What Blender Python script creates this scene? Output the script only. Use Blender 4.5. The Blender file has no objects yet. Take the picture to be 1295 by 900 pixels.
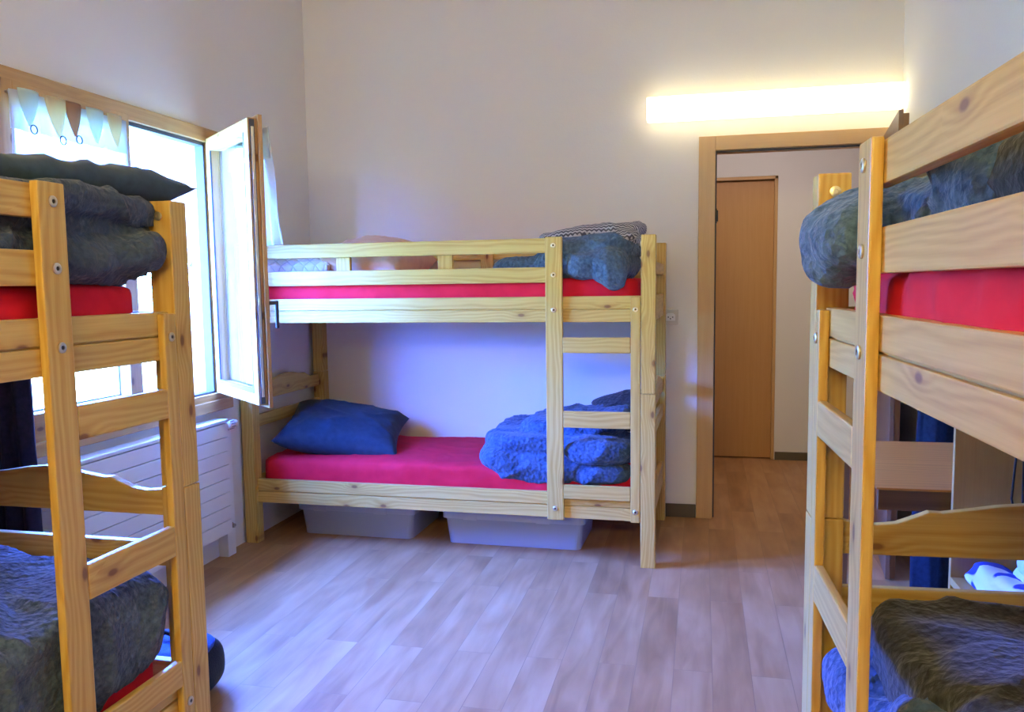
import bpy, bmesh, math, random
from mathutils import Vector, Matrix, noise
random.seed(7)
PI = math.pi
SC = bpy.context.scene
COL = SC.collection

# ------------------------------------------------------------------ light levels
LAMP = 4.0
SKY = 375.0
SKY_COL = (0.045, 0.155, 1.0)
HALL = 40.0  # strength of the added, unseen hallway lamp
REAR_FILL = 100.0  # strength of the fill lamp added behind the viewer
EXPOSURE = -0.08

# ------------------------------------------------------------------ room numbers (metres)
XL, YB, YR = -2.314, 4.745, -1.55          # left wall, back wall, rear wall
ZC = 3.30
def xr(y): return 0.987 + 0.0499 * (YB - y)     # the right wall runs slightly askew
L, W, WP = 2.096, 0.884, 0.067              # bunk bed length, width, post width

# ------------------------------------------------------------------ helpers
def tag(o, label=None, cat=None, group=None, kind=None):
    if label: o['label'] = label
    if cat: o['category'] = cat
    if group: o['group'] = group
    if kind: o['kind'] = kind
    return o

def empty(name, M):
    o = bpy.data.objects.new(name, None); COL.objects.link(o)
    o.empty_display_size = 0.1
    o.matrix_world = M
    return o

class MB:
    """collects shapes; build() links them as ONE mesh object"""
    def __init__(s): s.v=[]; s.f=[]; s.g=[]; s.sm=[]
    def add(s, vs, fs, grain=None, smooth=False):
        n=len(s.v); s.v+= [tuple(q) for q in vs]
        s.f+= [tuple(i+n for i in f) for f in fs]
        s.sm += [smooth]*len(fs)
        if grain is None: grain=[(q[0],q[1],q[2]) for q in vs]
        s.g += grain
    def box(s, lo, hi, axis=None, bev=0.003, seg=2, M=None):
        bm=bmesh.new(); bmesh.ops.create_cube(bm,size=1)
        lo2=[min(a,b) for a,b in zip(lo,hi)]; hi2=[max(a,b) for a,b in zip(lo,hi)]
        d=[b-a for a,b in zip(lo2,hi2)]
        for v in bm.verts:
            v.co=Vector([lo2[i]+(v.co[i]+.5)*d[i] for i in range(3)])
        b=min(bev,min(d)*.45)
        if b>1e-5: bmesh.ops.bevel(bm,geom=list(bm.edges),offset=b,segments=seg,profile=.6,affect='EDGES')
        bm.verts.index_update()
        if axis is None: axis=d.index(max(d))
        r=[random.uniform(-20,20) for _ in range(3)]
        oth=[i for i in range(3) if i!=axis]; oth.sort(key=lambda i:-d[i])
        c=[(a+b2)/2 for a,b2 in zip(lo2,hi2)]
        vs=[v.co.copy() for v in bm.verts]
        gr=[(q[axis]-c[axis]+r[0], q[oth[0]]-c[oth[0]], q[oth[1]]-c[oth[1]]+ (r[2]*0)) for q in vs]
        gr=[(g[0],g[1]+r[1]*0.002,g[2]) for g in gr]
        if M is not None: vs=[M@q for q in vs]
        s.add(vs,[[v.index for v in f.verts] for f in bm.faces],gr)
        bm.free()
    def prism(s, prof, lo, hi, plane, bev=0):
        """closed profile [(a,b)] extruded; plane 'yz': a=y,b=z extruded in x, 'xz','xy'"""
        n=len(prof); vs=[]
        for h in (lo,hi):
            for a,b in prof:
                vs.append({'yz':(h,a,b),'xz':(a,h,b),'xy':(a,b,h)}[plane])
        fs=[list(range(n))[::-1], list(range(n,2*n))]
        for i in range(n): fs.append([i,(i+1)%n,n+(i+1)%n,n+i])
        r=random.uniform(-20,20)
        gr=[(p_[{'yz':1,'xz':0,'xy':0}[plane]]+r, p_[{'yz':2,'xz':2,'xy':1}[plane]]-sum(q[1] for q in prof)/n, 0.0) for p_ in vs]
        s.add(vs,fs,gr)
    def cyl(s, a, b, r0, r1=None, n=20, caps=True):
        a=Vector(a); b=Vector(b); r1=r0 if r1 is None else r1
        d=(b-a).normalized(); u=d.orthogonal().normalized(); w=d.cross(u)
        vs=[]
        for c,r in ((a,r0),(b,r1)):
            for i in range(n):
                t=2*PI*i/n; vs.append(c+u*math.cos(t)*r+w*math.sin(t)*r)
        fs=[[i,(i+1)%n,n+(i+1)%n,n+i] for i in range(n)]
        s.add(vs,fs,None,True)
        if caps:
            s.add([v for v in vs[:n]],[list(range(n))[::-1]]); s.add([v for v in vs[n:]],[list(range(n))])
    def lathe(s, a, d, prof, n=24):
        """prof [(along, radius)] around axis from a in direction d"""
        a=Vector(a); d=Vector(d).normalized(); u=d.orthogonal().normalized(); w=d.cross(u)
        vs=[]
        for h,r in prof:
            for i in range(n):
                t=2*PI*i/n; vs.append(a+d*h+u*math.cos(t)*r+w*math.sin(t)*r)
        fs=[]
        for k in range(len(prof)-1):
            for i in range(n): fs.append([k*n+i,k*n+(i+1)%n,(k+1)*n+(i+1)%n,(k+1)*n+i])
        fs.append(list(range(n))[::-1]); fs.append(list(range((len(prof)-1)*n,len(prof)*n)))
        s.add(vs,fs,None,False)
    def tube(s, pts, r, n=10):
        pts=[Vector(q) for q in pts]
        vs=[]; u=None
        for i,q in enumerate(pts):
            d=(pts[min(i+1,len(pts)-1)]-pts[max(i-1,0)]).normalized()
            if u is None: u=d.orthogonal().normalized()
            else: u=(u-d*u.dot(d)).normalized()
            w=d.cross(u)
            for k in range(n):
                t=2*PI*k/n; vs.append(q+u*math.cos(t)*r+w*math.sin(t)*r)
        fs=[]
        for i in range(len(pts)-1):
            for k in range(n): fs.append([i*n+k,i*n+(k+1)%n,(i+1)*n+(k+1)%n,(i+1)*n+k])
        fs.append(list(range(n))[::-1]); fs.append(list(range((len(pts)-1)*n,len(pts)*n)))
        s.add(vs,fs,None,True)
    def build(s, name, mat, parent=None, recentre=True):
        me=bpy.data.meshes.new(name); me.from_pydata(s.v,[],s.f)
        at=me.attributes.new('grain','FLOAT_VECTOR','POINT')
        for i,g in enumerate(s.g): at.data[i].vector=g
        for p_,k in zip(me.polygons,s.sm): p_.use_smooth=k
        bm=bmesh.new(); bm.from_mesh(me); bmesh.ops.recalc_face_normals(bm,faces=bm.faces); bm.to_mesh(me); bm.free()
        me.materials.append(mat)
        o=bpy.data.objects.new(name,me); COL.objects.link(o)
        if parent is not None: o.parent=parent
        if recentre and parent is None: base(o)
        return o

def base(o):
    """put the origin of a top-level mesh at the centre of its base"""
    me=o.data; xs=[v.co for v in me.vertices]
    lo=[min(c[i] for c in xs) for i in range(3)]; hi=[max(c[i] for c in xs) for i in range(3)]
    c=Vector(((lo[0]+hi[0])/2,(lo[1]+hi[1])/2,lo[2]))
    me.transform(Matrix.Translation(-c)); o.location=o.location+c

# ------------------------------------------------------------------ materials
def mat(name):
    m=bpy.data.materials.new(name); m.use_nodes=True
    nt=m.node_tree; b=nt.nodes['Principled BSDF']
    return m,nt,b
def N(nt,t,**k):
    n=nt.nodes.new(t)
    for a,v in k.items():
        if a in n.inputs: n.inputs[a].default_value=v
        else: setattr(n,a,v)
    return n
def ramp(nt,stops,fac):
    r=nt.nodes.new('ShaderNodeValToRGB'); e=r.color_ramp.elements
    while len(e)<len(stops): e.new(.5)
    for x,(p_,c) in zip(e,stops): x.position=p_; x.color=(*c,1)
    nt.links.new(fac,r.inputs[0]); return r.outputs[0]
def mixc(nt,a,b,fac,mode='MIX'):
    m=nt.nodes.new('ShaderNodeMix'); m.data_type='RGBA'; m.blend_type=mode
    for sock,val in ((0,fac),(6,a),(7,b)):
        if hasattr(val,'is_output'): nt.links.new(val,m.inputs[sock])
        elif sock==0: m.inputs[0].default_value=val
        else: m.inputs[sock].default_value=(*val,1)
    return m.outputs[2]
def math_(nt,op,a,b=None):
    m=nt.nodes.new('ShaderNodeMath'); m.operation=op
    for i,v in enumerate((a,b)):
        if v is None: continue
        if hasattr(v,'is_output'): nt.links.new(v,m.inputs[i])
        else: m.inputs[i].default_value=v
    return m.outputs[0]
def bump(nt,b,h,strength,dist):
    bp=N(nt,'ShaderNodeBump'); bp.inputs['Strength'].default_value=strength; bp.inputs['Distance'].default_value=dist
    nt.links.new(h,bp.inputs['Height']); nt.links.new(bp.outputs[0],b.inputs['Normal'])
def plain(name,c,rough=.5,metal=0,spec=.5,**k):
    m,nt,b=mat(name); b.inputs['Base Color'].default_value=(*c,1); b.inputs['Roughness'].default_value=rough
    b.inputs['Metallic'].default_value=metal; b.inputs['Specular IOR Level'].default_value=spec
    for a,v in k.items(): b.inputs[a].default_value=v
    n=N(nt,'ShaderNodeTexNoise'); n.inputs['Scale'].default_value=60
    tc=N(nt,'ShaderNodeTexCoord'); nt.links.new(tc.outputs['Object'],n.inputs['Vector'])
    mr=N(nt,'ShaderNodeMapRange'); mr.inputs['To Min'].default_value=max(0,rough-.05); mr.inputs['To Max'].default_value=min(1,rough+.05)
    nt.links.new(n.outputs[0],mr.inputs[0]); nt.links.new(mr.outputs[0],b.inputs['Roughness'])
    return m
def wood(name,light,mid,dark,knots=True,rough=.38,ring=150,contrast=1.0):
    m,nt,b=mat(name); lk=nt.links.new
    at=N(nt,'ShaderNodeAttribute'); at.attribute_name='grain'
    sp=N(nt,'ShaderNodeSeparateXYZ'); lk(at.outputs['Vector'],sp.inputs[0])
    def vec(sx,sy,sz):
        mp=N(nt,'ShaderNodeMapping'); mp.inputs['Scale'].default_value=(sx,sy,sz); lk(at.outputs['Vector'],mp.inputs[0]); return mp.outputs[0]
    n1=N(nt,'ShaderNodeTexNoise'); n1.inputs['Scale'].default_value=1; n1.inputs['Detail'].default_value=3; lk(vec(1.6,5,5),n1.inputs['Vector'])
    # knots: sparse cells on the broad face
    vo=N(nt,'ShaderNodeTexVoronoi'); vo.inputs['Scale'].default_value=1; vo.inputs['Randomness'].default_value=.9; vo.voronoi_dimensions='2D'
    lk(vec(4.2,9,3),vo.inputs['Vector'])
    sc=N(nt,'ShaderNodeSeparateColor'); lk(vo.outputs['Color'],sc.inputs[0])
    pick=math_(nt,'LESS_THAN',sc.outputs[0],.45)
    kd=vo.outputs['Distance']
    near=N(nt,'ShaderNodeMapRange'); near.inputs['From Min'].default_value=.0; near.inputs['From Max'].default_value=.42
    near.inputs['To Min'].default_value=1; near.inputs['To Max'].default_value=0; near.interpolation_type='SMOOTHSTEP'; lk(kd,near.inputs[0])
    kinf=math_(nt,'MULTIPLY',near.outputs[0],pick)
    # growth rings as distance from a bent pith line
    off=math_(nt,'MULTIPLY',math_(nt,'SUBTRACT',n1.outputs[0],.5),.10)
    a=math_(nt,'ADD',sp.outputs[1],off)
    if knots: a=math_(nt,'ADD',a,math_(nt,'MULTIPLY',kinf,.018))
    c=math_(nt,'ADD',sp.outputs[2],.035)
    r=math_(nt,'SQRT',math_(nt,'ADD',math_(nt,'MULTIPLY',a,a),math_(nt,'MULTIPLY',c,c)))
    wv=math_(nt,'SINE',math_(nt,'MULTIPLY',r,ring*6.28/2))
    fine=N(nt,'ShaderNodeTexNoise'); fine.inputs['Scale'].default_value=1; fine.inputs['Detail'].default_value=4; lk(vec(5,220,220),fine.inputs['Vector'])
    f=math_(nt,'ADD',math_(nt,'MULTIPLY',wv,.115*contrast),math_(nt,'MULTIPLY',fine.outputs[0],.38))
    f=math_(nt,'ADD',f,math_(nt,'MULTIPLY',n1.outputs[0],.22))
    col=ramp(nt,[(.12,light),(.42,mid),(.80,dark)],f)
    if knots:
        core=N(nt,'ShaderNodeMapRange'); core.inputs['From Min'].default_value=.045; core.inputs['From Max'].default_value=.085
        core.inputs['To Min'].default_value=1; core.inputs['To Max'].default_value=0; lk(kd,core.inputs[0])
        kk=math_(nt,'MULTIPLY',core.outputs[0],pick)
        halo=math_(nt,'MULTIPLY',math_(nt,'POWER',kinf,3),.45)
        col=mixc(nt,col,(dark[0]*.8,dark[1]*.65,dark[2]*.5),halo)
        col=mixc(nt,col,(.16,.055,.018),math_(nt,'MULTIPLY',kk,.85))
    lk(col,b.inputs['Base Color']); b.inputs['Roughness'].default_value=rough
    b.inputs['Specular IOR Level'].default_value=.4
    bump(nt,b,fine.outputs[0],.06,.002)
    return m
def cloth(name,c1,c2,scale=90,bstr=.5,rough=.9,sheen=.15,weave='crinkle'):
    m,nt,b=mat(name); lk=nt.links.new
    tc=N(nt,'ShaderNodeTexCoord')
    n=N(nt,'ShaderNodeTexNoise'); n.inputs['Scale'].default_value=scale; n.inputs['Detail'].default_value=4; n.inputs['Distortion'].default_value=.2
    lk(tc.outputs['Object'],n.inputs['Vector'])
    n2=N(nt,'ShaderNodeTexNoise'); n2.inputs['Scale'].default_value=9; lk(tc.outputs['Object'],n2.inputs['Vector'])
    f=math_(nt,'ADD',math_(nt,'MULTIPLY',n.outputs[0],.7),math_(nt,'MULTIPLY',n2.outputs[0],.3))
    lk(ramp(nt,[(.35,c1),(.65,c2)],f),b.inputs['Base Color'])
    b.inputs['Roughness'].default_value=rough; b.inputs['Specular IOR Level'].default_value=.2
    b.inputs['Sheen Weight'].default_value=sheen
    h=n.outputs[0]
    if weave=='crinkle':
        v=N(nt,'ShaderNodeTexVoronoi'); v.inputs['Scale'].default_value=scale*.75; lk(tc.outputs['Object'],v.inputs['Vector'])
        h=math_(nt,'ADD',n.outputs[0],math_(nt,'MULTIPLY',v.outputs['Distance'],.8))
    bump(nt,b,h,bstr,.010)
    return m

PINE=wood('pine wood',(.64,.42,.115),(.52,.297,.060),(.31,.135,.022))
BEECH=wood('beech veneer',(.56,.34,.145),(.50,.285,.11),(.39,.21,.075),knots=False,ring=60,contrast=.35,rough=.42)
SPRUCE=wood('spruce window wood',(.55,.31,.115),(.45,.235,.075),(.31,.14,.04),knots=True,rough=.4,ring=110,contrast=.6)
PANEL=wood('reveal panel wood',(.46,.24,.10),(.38,.18,.065),(.26,.11,.035),knots=True,rough=.5,ring=70,contrast=.7)
OAKTOP=wood('desk oak',(.60,.27,.08),(.48,.195,.052),(.30,.11,.03),knots=False,rough=.3,ring=80)
WALNUT=wood('dark wood',(.16,.085,.04),(.10,.05,.024),(.06,.03,.015),knots=False,ring=70)
DARKDOOR=wood('brown door leaf wood',(.26,.13,.065),(.19,.09,.04),(.12,.055,.025),knots=False,ring=60)
BIRCHB=wood('shelf board',(.54,.34,.12),(.46,.28,.09),(.38,.22,.065),knots=False,ring=50,contrast=.3)
DOORW=wood('hall door veneer',(.50,.26,.095),(.44,.215,.07),(.36,.165,.05),knots=False,ring=40,contrast=.25)
STEEL=plain('steel',(.62,.60,.56),.28,1)
BRASS=plain('brass coloured bolt',(.75,.66,.46),.35,1)
BLACKM=plain('black plastic',(.012,.012,.013),.45)
HOLE=plain('dark recess',(.02,.017,.012),.8)
WHITEP=plain('white plastic',(.82,.82,.80),.35)
WHITEM=plain('white radiator enamel',(.83,.82,.79),.35)
GASK=plain('grey rubber gasket',(.06,.06,.07),.6)
PLATE=plain('cream plastic',(.62,.58,.50),.4)
BASEB=plain('grey brown baseboard',(.095,.072,.048),.5)
def wall_mat(name,c):
    m,nt,b=mat(name); tc=N(nt,'ShaderNodeTexCoord')
    n=N(nt,'ShaderNodeTexNoise'); n.inputs['Scale'].default_value=140; n.inputs['Detail'].default_value=5; nt.links.new(tc.outputs['Object'],n.inputs['Vector'])
    n2=N(nt,'ShaderNodeTexNoise'); n2.inputs['Scale'].default_value=1.3; nt.links.new(tc.outputs['Object'],n2.inputs['Vector'])
    nt.links.new(ramp(nt,[(.3,tuple(x*.97 for x in c)),(.7,c)],n2.outputs[0]),b.inputs['Base Color'])
    b.inputs['Roughness'].default_value=.85; b.inputs['Specular IOR Level'].default_value=.25
    bump(nt,b,n.outputs[0],.25,.003); return m
WALL=wall_mat('cream plaster',(.80,.765,.70))
HALLW=wall_mat('hall plaster',(.76,.73,.70))
CEIL=wall_mat('ceiling white',(.82,.80,.76))
def floor_mat():
    m,nt,b=mat('laminate planks'); lk=nt.links.new
    tc=N(nt,'ShaderNodeTexCoord')
    mp=N(nt,'ShaderNodeMapping'); mp.inputs['Rotation'].default_value=(0,0,PI/2); lk(tc.outputs['Object'],mp.inputs[0])
    br=N(nt,'ShaderNodeTexBrick'); br.offset=.37; br.offset_frequency=2
    br.inputs['Scale'].default_value=1; br.inputs['Brick Width'].default_value=1.05; br.inputs['Row Height'].default_value=.128
    br.inputs['Mortar Size'].default_value=.0011; br.inputs['Mortar Smooth'].default_value=.2; br.inputs['Bias'].default_value=0
    br.inputs['Color1'].default_value=(0,0,0,1); br.inputs['Color2'].default_value=(1,1,1,1); br.inputs['Mortar'].default_value=(.5,.5,.5,1)
    lk(mp.outputs[0],br.inputs['Vector'])
    # grain, offset for each plank
    add=N(nt,'ShaderNodeVectorMath'); add.operation='MULTIPLY_ADD'
    lk(br.outputs['Color'],add.inputs[0]); add.inputs[1].default_value=(7.3,3.1,5.7); lk(mp.outputs[0],add.inputs[2])
    m2=N(nt,'ShaderNodeMapping'); m2.inputs['Scale'].default_value=(2.0,15,1); lk(add.outputs[0],m2.inputs[0])
    g=N(nt,'ShaderNodeTexNoise'); g.inputs['Scale'].default_value=1; g.inputs['Detail'].default_value=6; g.inputs['Distortion'].default_value=1.1; lk(m2.outputs[0],g.inputs['Vector'])
    m3=N(nt,'ShaderNodeMapping'); m3.inputs['Scale'].default_value=(3,9,1); lk(add.outputs[0],m3.inputs[0])
    g2=N(nt,'ShaderNodeTexNoise'); g2.inputs['Scale'].default_value=1; g2.inputs['Detail'].default_value=2; lk(m3.outputs[0],g2.inputs['Vector'])
    sc=N(nt,'ShaderNodeSeparateColor'); lk(br.outputs['Color'],sc.inputs[0])
    f=math_(nt,'ADD',math_(nt,'MULTIPLY',g.outputs[0],.48),math_(nt,'MULTIPLY',g2.outputs[0],.40))
    f=math_(nt,'ADD',f,math_(nt,'MULTIPLY',sc.outputs[0],.16))
    col=ramp(nt,[(.34,(.27,.120,.042)),(.52,(.385,.19,.075)),(.72,(.49,.275,.125))],f)
    col=mixc(nt,col,(.20,.11,.055),math_(nt,'MULTIPLY',br.outputs['Fac'],.55))
    lk(col,b.inputs['Base Color'])
    lk(math_(nt,'ADD',math_(nt,'MULTIPLY',g.outputs[0],.2),.38),b.inputs['Roughness'])
    b.inputs['Specular IOR Level'].default_value=.32
    h=math_(nt,'SUBTRACT',math_(nt,'MULTIPLY',g.outputs[0],.25),br.outputs['Fac'])
    bump(nt,b,h,.25,.0015)
    return m
FLOOR=floor_mat()
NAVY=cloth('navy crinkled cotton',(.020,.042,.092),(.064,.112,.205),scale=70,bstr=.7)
NAVYLIT=cloth('brightened navy cotton',(.038,.075,.145),(.105,.175,.29),scale=70,bstr=.8)  # paler copy of the navy: brighter light on the upper bunks put into the colour
NAVY2=cloth('charcoal navy cotton',(.026,.041,.076),(.060,.088,.145),scale=70,bstr=.7)
NAVY2B=cloth('slate blue cotton',(.026,.046,.085),(.095,.135,.20),scale=75,bstr=.85)
NAVYQ=cloth('deep navy cotton',(.013,.025,.044),(.021,.039,.064),scale=30,bstr=.12,weave='plain',sheen=.05)
NAVYP=cloth('plain dark blue cotton',(.020,.040,.070),(.032,.060,.098),scale=30,bstr=.12,weave='plain')
DARKB=cloth('dark grey blanket',(.018,.018,.019),(.05,.05,.052),scale=70,bstr=.5)
RED=cloth('red sheet',(.58,.007,.022),(.68,.012,.034),scale=14,bstr=.10,rough=.85,sheen=0,weave='plain')
PEACH=cloth('peach pillow cotton',(.62,.38,.27),(.70,.46,.34),scale=20,bstr=.15,weave='plain')
WHITEC=cloth('white cotton',(.74,.74,.76),(.82,.82,.84),scale=20,bstr=.12,weave='plain')
COATM=cloth('dark blue coat cloth',(.006,.011,.022),(.012,.022,.042),scale=60,bstr=.2,weave='plain',sheen=0)
PURPLE=cloth('dark purple navy cloth',(.010,.009,.022),(.020,.014,.040),scale=60,bstr=.2,weave='plain',sheen=0)
BAGM=cloth('black bag nylon',(.008,.009,.013),(.014,.016,.022),scale=160,bstr=.2,weave='plain',sheen=0,rough=.6)
BAGB=cloth('blue bag trim',(.02,.06,.25),(.03,.09,.34),scale=160,bstr=.2,weave='plain',sheen=0,rough=.6)
def quilt_mat():
    m,nt,b=mat('white quilted cotton'); lk=nt.links.new
    tc=N(nt,'ShaderNodeTexCoord'); sp=N(nt,'ShaderNodeSeparateXYZ'); lk(tc.outputs['Object'],sp.inputs[0])
    y=math_(nt,'ADD',sp.outputs[1],sp.outputs[2])
    def ln(sgn):
        k=math_(nt,'ADD',sp.outputs[0],math_(nt,'MULTIPLY',y,sgn))
        return math_(nt,'ABSOLUTE',math_(nt,'SINE',math_(nt,'MULTIPLY',k,50)))
    q=math_(nt,'MINIMUM',ln(1),ln(-1))
    lk(ramp(nt,[(.0,(.55,.56,.62)),(.18,(.80,.80,.83))],q),b.inputs['Base Color'])
    b.inputs['Roughness'].default_value=.85
    bump(nt,b,math_(nt,'POWER',q,.5),.6,.012); return m
QUILT=quilt_mat()
def knit_mat():
    m,nt,b=mat('grey and white knit pattern'); lk=nt.links.new
    tc=N(nt,'ShaderNodeTexCoord'); sp=N(nt,'ShaderNodeSeparateXYZ'); lk(tc.outputs['Object'],sp.inputs[0])
    x=sp.outputs[0]; y=math_(nt,'ADD',sp.outputs[1],sp.outputs[2])
    zig=math_(nt,'ABSOLUTE',math_(nt,'SUBTRACT',math_(nt,'FRACT',math_(nt,'MULTIPLY',x,45)),.5))
    s=math_(nt,'SINE',math_(nt,'MULTIPLY',math_(nt,'ADD',y,math_(nt,'MULTIPLY',zig,.016)),330))
    lk(ramp(nt,[(.35,(.075,.075,.095)),(.62,(.50,.48,.50))],math_(nt,'ADD',math_(nt,'MULTIPLY',s,.5),.5)),b.inputs['Base Color'])
    b.inputs['Roughness'].default_value=.9; bump(nt,b,s,.35,.003); return m
KNIT=knit_mat()
def towel_mat(base,accent):
    m,nt,b=mat('printed cotton'); lk=nt.links.new
    tc=N(nt,'ShaderNodeTexCoord')
    v=N(nt,'ShaderNodeTexNoise'); v.inputs['Scale'].default_value=17; v.inputs['Detail'].default_value=0; lk(tc.outputs['Object'],v.inputs['Vector'])
    lk(ramp(nt,[(.50,base),(.53,accent)],v.outputs[0]),b.inputs['Base Color']); b.inputs['Roughness'].default_value=.9
    return m
def translucent(name,c,transp=.25):
    m,nt,b=mat(name); lk=nt.links.new
    nt.nodes.remove(b); out=nt.nodes['Material Output']
    d=N(nt,'ShaderNodeBsdfDiffuse'); d.inputs[0].default_value=(*c,1)
    t=N(nt,'ShaderNodeBsdfTranslucent'); t.inputs[0].default_value=(*c,1)
    p_=N(nt,'ShaderNodeBsdfTransparent')
    m1=N(nt,'ShaderNodeMixShader'); m1.inputs[0].default_value=.6; lk(d.outputs[0],m1.inputs[1]); lk(t.outputs[0],m1.inputs[2])
    w=N(nt,'ShaderNodeTexNoise'); w.inputs['Scale'].default_value=400
    m2=N(nt,'ShaderNodeMixShader'); m2.inputs[0].default_value=transp; lk(m1.outputs[0],m2.inputs[1]); lk(p_.outputs[0],m2.inputs[2])
    lk(m2.outputs[0],out.inputs[0]); return m
SHEER=translucent('sheer white curtain',(.85,.87,.86),.30)
TABG=translucent('pale green satin',(.78,.88,.80),.15)
TABO=translucent('gold satin',(.85,.68,.40),.10)
TABB=translucent('brown satin',(.52,.28,.15),.04)
def glass_mat():
    m,nt,b=mat('window glass'); lk=nt.links.new
    nt.nodes.remove(b); out=nt.nodes['Material Output']
    t=N(nt,'ShaderNodeBsdfTransparent'); t.inputs[0].default_value=(.96,.98,.97,1)
    g=N(nt,'ShaderNodeBsdfGlossy'); g.inputs['Roughness'].default_value=.0; g.inputs[0].default_value=(1,1,1,1)
    fr=N(nt,'ShaderNodeLayerWeight'); fr.inputs[0].default_value=.5
    k=math_(nt,'ADD',math_(nt,'MULTIPLY',math_(nt,'POWER',fr.outputs['Facing'],5),.92),.06)
    mx=N(nt,'ShaderNodeMixShader'); lk(k,mx.inputs[0]); lk(t.outputs[0],mx.inputs[1]); lk(g.outputs[0],mx.inputs[2])
    lk(mx.outputs[0],out.inputs[0]); return m
GLASS=glass_mat()
def frosted(name,c,tr):
    m,nt,b=mat(name); b.inputs['Base Color'].default_value=(*c,1); b.inputs['Roughness'].default_value=.28
    out=nt.nodes['Material Output']; lk=nt.links.new
    t=N(nt,'ShaderNodeBsdfTransparent'); t.inputs[0].default_value=(.9,.93,1,1)
    tl=N(nt,'ShaderNodeBsdfTranslucent'); tl.inputs[0].default_value=(*c,1)
    m0=N(nt,'ShaderNodeMixShader'); m0.inputs[0].default_value=.5; lk(b.outputs[0],m0.inputs[1]); lk(tl.outputs[0],m0.inputs[2])
    mx=N(nt,'ShaderNodeMixShader'); mx.inputs[0].default_value=tr; lk(m0.outputs[0],mx.inputs[1]); lk(t.outputs[0],mx.inputs[2])
    lk(mx.outputs[0],out.inputs[0]); return m
BOXM=frosted('frosted storage plastic',(.70,.76,.90),.32)
LIDM=frosted('frosted lid plastic',(.80,.84,.93),.22)
def emit(name,c,s):
    m,nt,b=mat(name); b.inputs['Base Color'].default_value=(.9,.9,.88,1); b.inputs['Roughness'].default_value=.4
    b.inputs['Emission Color'].default_value=(*c,1); b.inputs['Emission Strength'].default_value=s; return m
LAMPM=emit('lit acrylic diffuser',(1,.87,.52),LAMP)
REARFILLM=emit('added fill diffuser behind',(1,.83,.34),REAR_FILL)
HALLFILLM=emit('added hall fill glass',(1,.88,.86),HALL)

# ------------------------------------------------------------------ soft things (bedding)
def superbox(c,h,rot=(0,0,0),k=3.2,n=14):
    """rounded slab: (verts, faces); c centre, h half sizes"""
    bm=bmesh.new(); bmesh.ops.create_cube(bm,size=2)
    bmesh.ops.subdivide_edges(bm,edges=list(bm.edges),cuts=n,use_grid_fill=True)
    from mathutils import Euler
    R=Euler(rot).to_matrix(); C=Vector(c)
    vs=[]
    bm.verts.index_update()
    for v in bm.verts:
        p_=v.co
        q=(abs(p_.x)**k+abs(p_.y)**k+abs(p_.z)**k)**(1/k)
        p_=p_/q
        vs.append(R@Vector((p_.x*h[0],p_.y*h[1],p_.z*h[2]))+C)
    fs=[[v.index for v in f.verts] for f in bm.faces]; bm.free()
    return vs,fs
def roundslab(c,h,rot=(0,0,0),k=5,n=26):
    """flat folded layer: boxy plan, half-round rim"""
    from mathutils import Euler
    R=Euler(rot).to_matrix(); C=Vector(c); a,b_,t=h
    m_=4*n; vs=[];fs=[]
    def plan(i):
        t_=2*PI*i/m_; x,y=math.cos(t_),math.sin(t_); q=(abs(x)**k+abs(y)**k)**(1/k); return x/q,y/q
    prof=[(r,0,1) for r in (.0,.25,.5,.75,.9)]+[(1,math.cos(f),math.sin(f)) for f in [PI/2-PI*j/10 for j in range(11)]]+[(r,0,-1) for r in (.9,.75,.5,.25,.0)]
    for r,cx,sz in prof:
        for i in range(m_):
            x,y=plan(i); vs.append(R@Vector((x*((a-t)*r+t*cx),y*((b_-t)*r+t*cx),t*sz))+C)
    for j in range(len(prof)-1):
        for i in range(m_): fs.append([j*m_+i,(j+1)*m_+i,(j+1)*m_+(i+1)%m_,j*m_+(i+1)%m_])
    return vs,fs
def fbm(p_,f,o=3):
    return noise.fractal(p_*f,.6,2.0,o)
def wrinkle(p_,n_,seed,big,fold,fine,ff=(2.2,5.0,24),stretch=(1,1,1)):
    q=Vector((p_.x*stretch[0],p_.y*stretch[1],p_.z*stretch[2]))+Vector((seed,seed*1.7,-seed))
    w=q+Vector((fbm(q,2.2,2),fbm(q+Vector((9,3,1)),2.2,2),fbm(q+Vector((3,8,5)),2.2,2)))*.16
    d=big*noise.noise(q*ff[0])
    r=1-abs(noise.noise(w*ff[1]))*2.0
    d+=fold*(r*abs(r)*r*.9-.15)
    r2=1-abs(noise.noise(w*ff[2]))*2.0
    d+=fine*(r2-.3)
    return d
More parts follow.
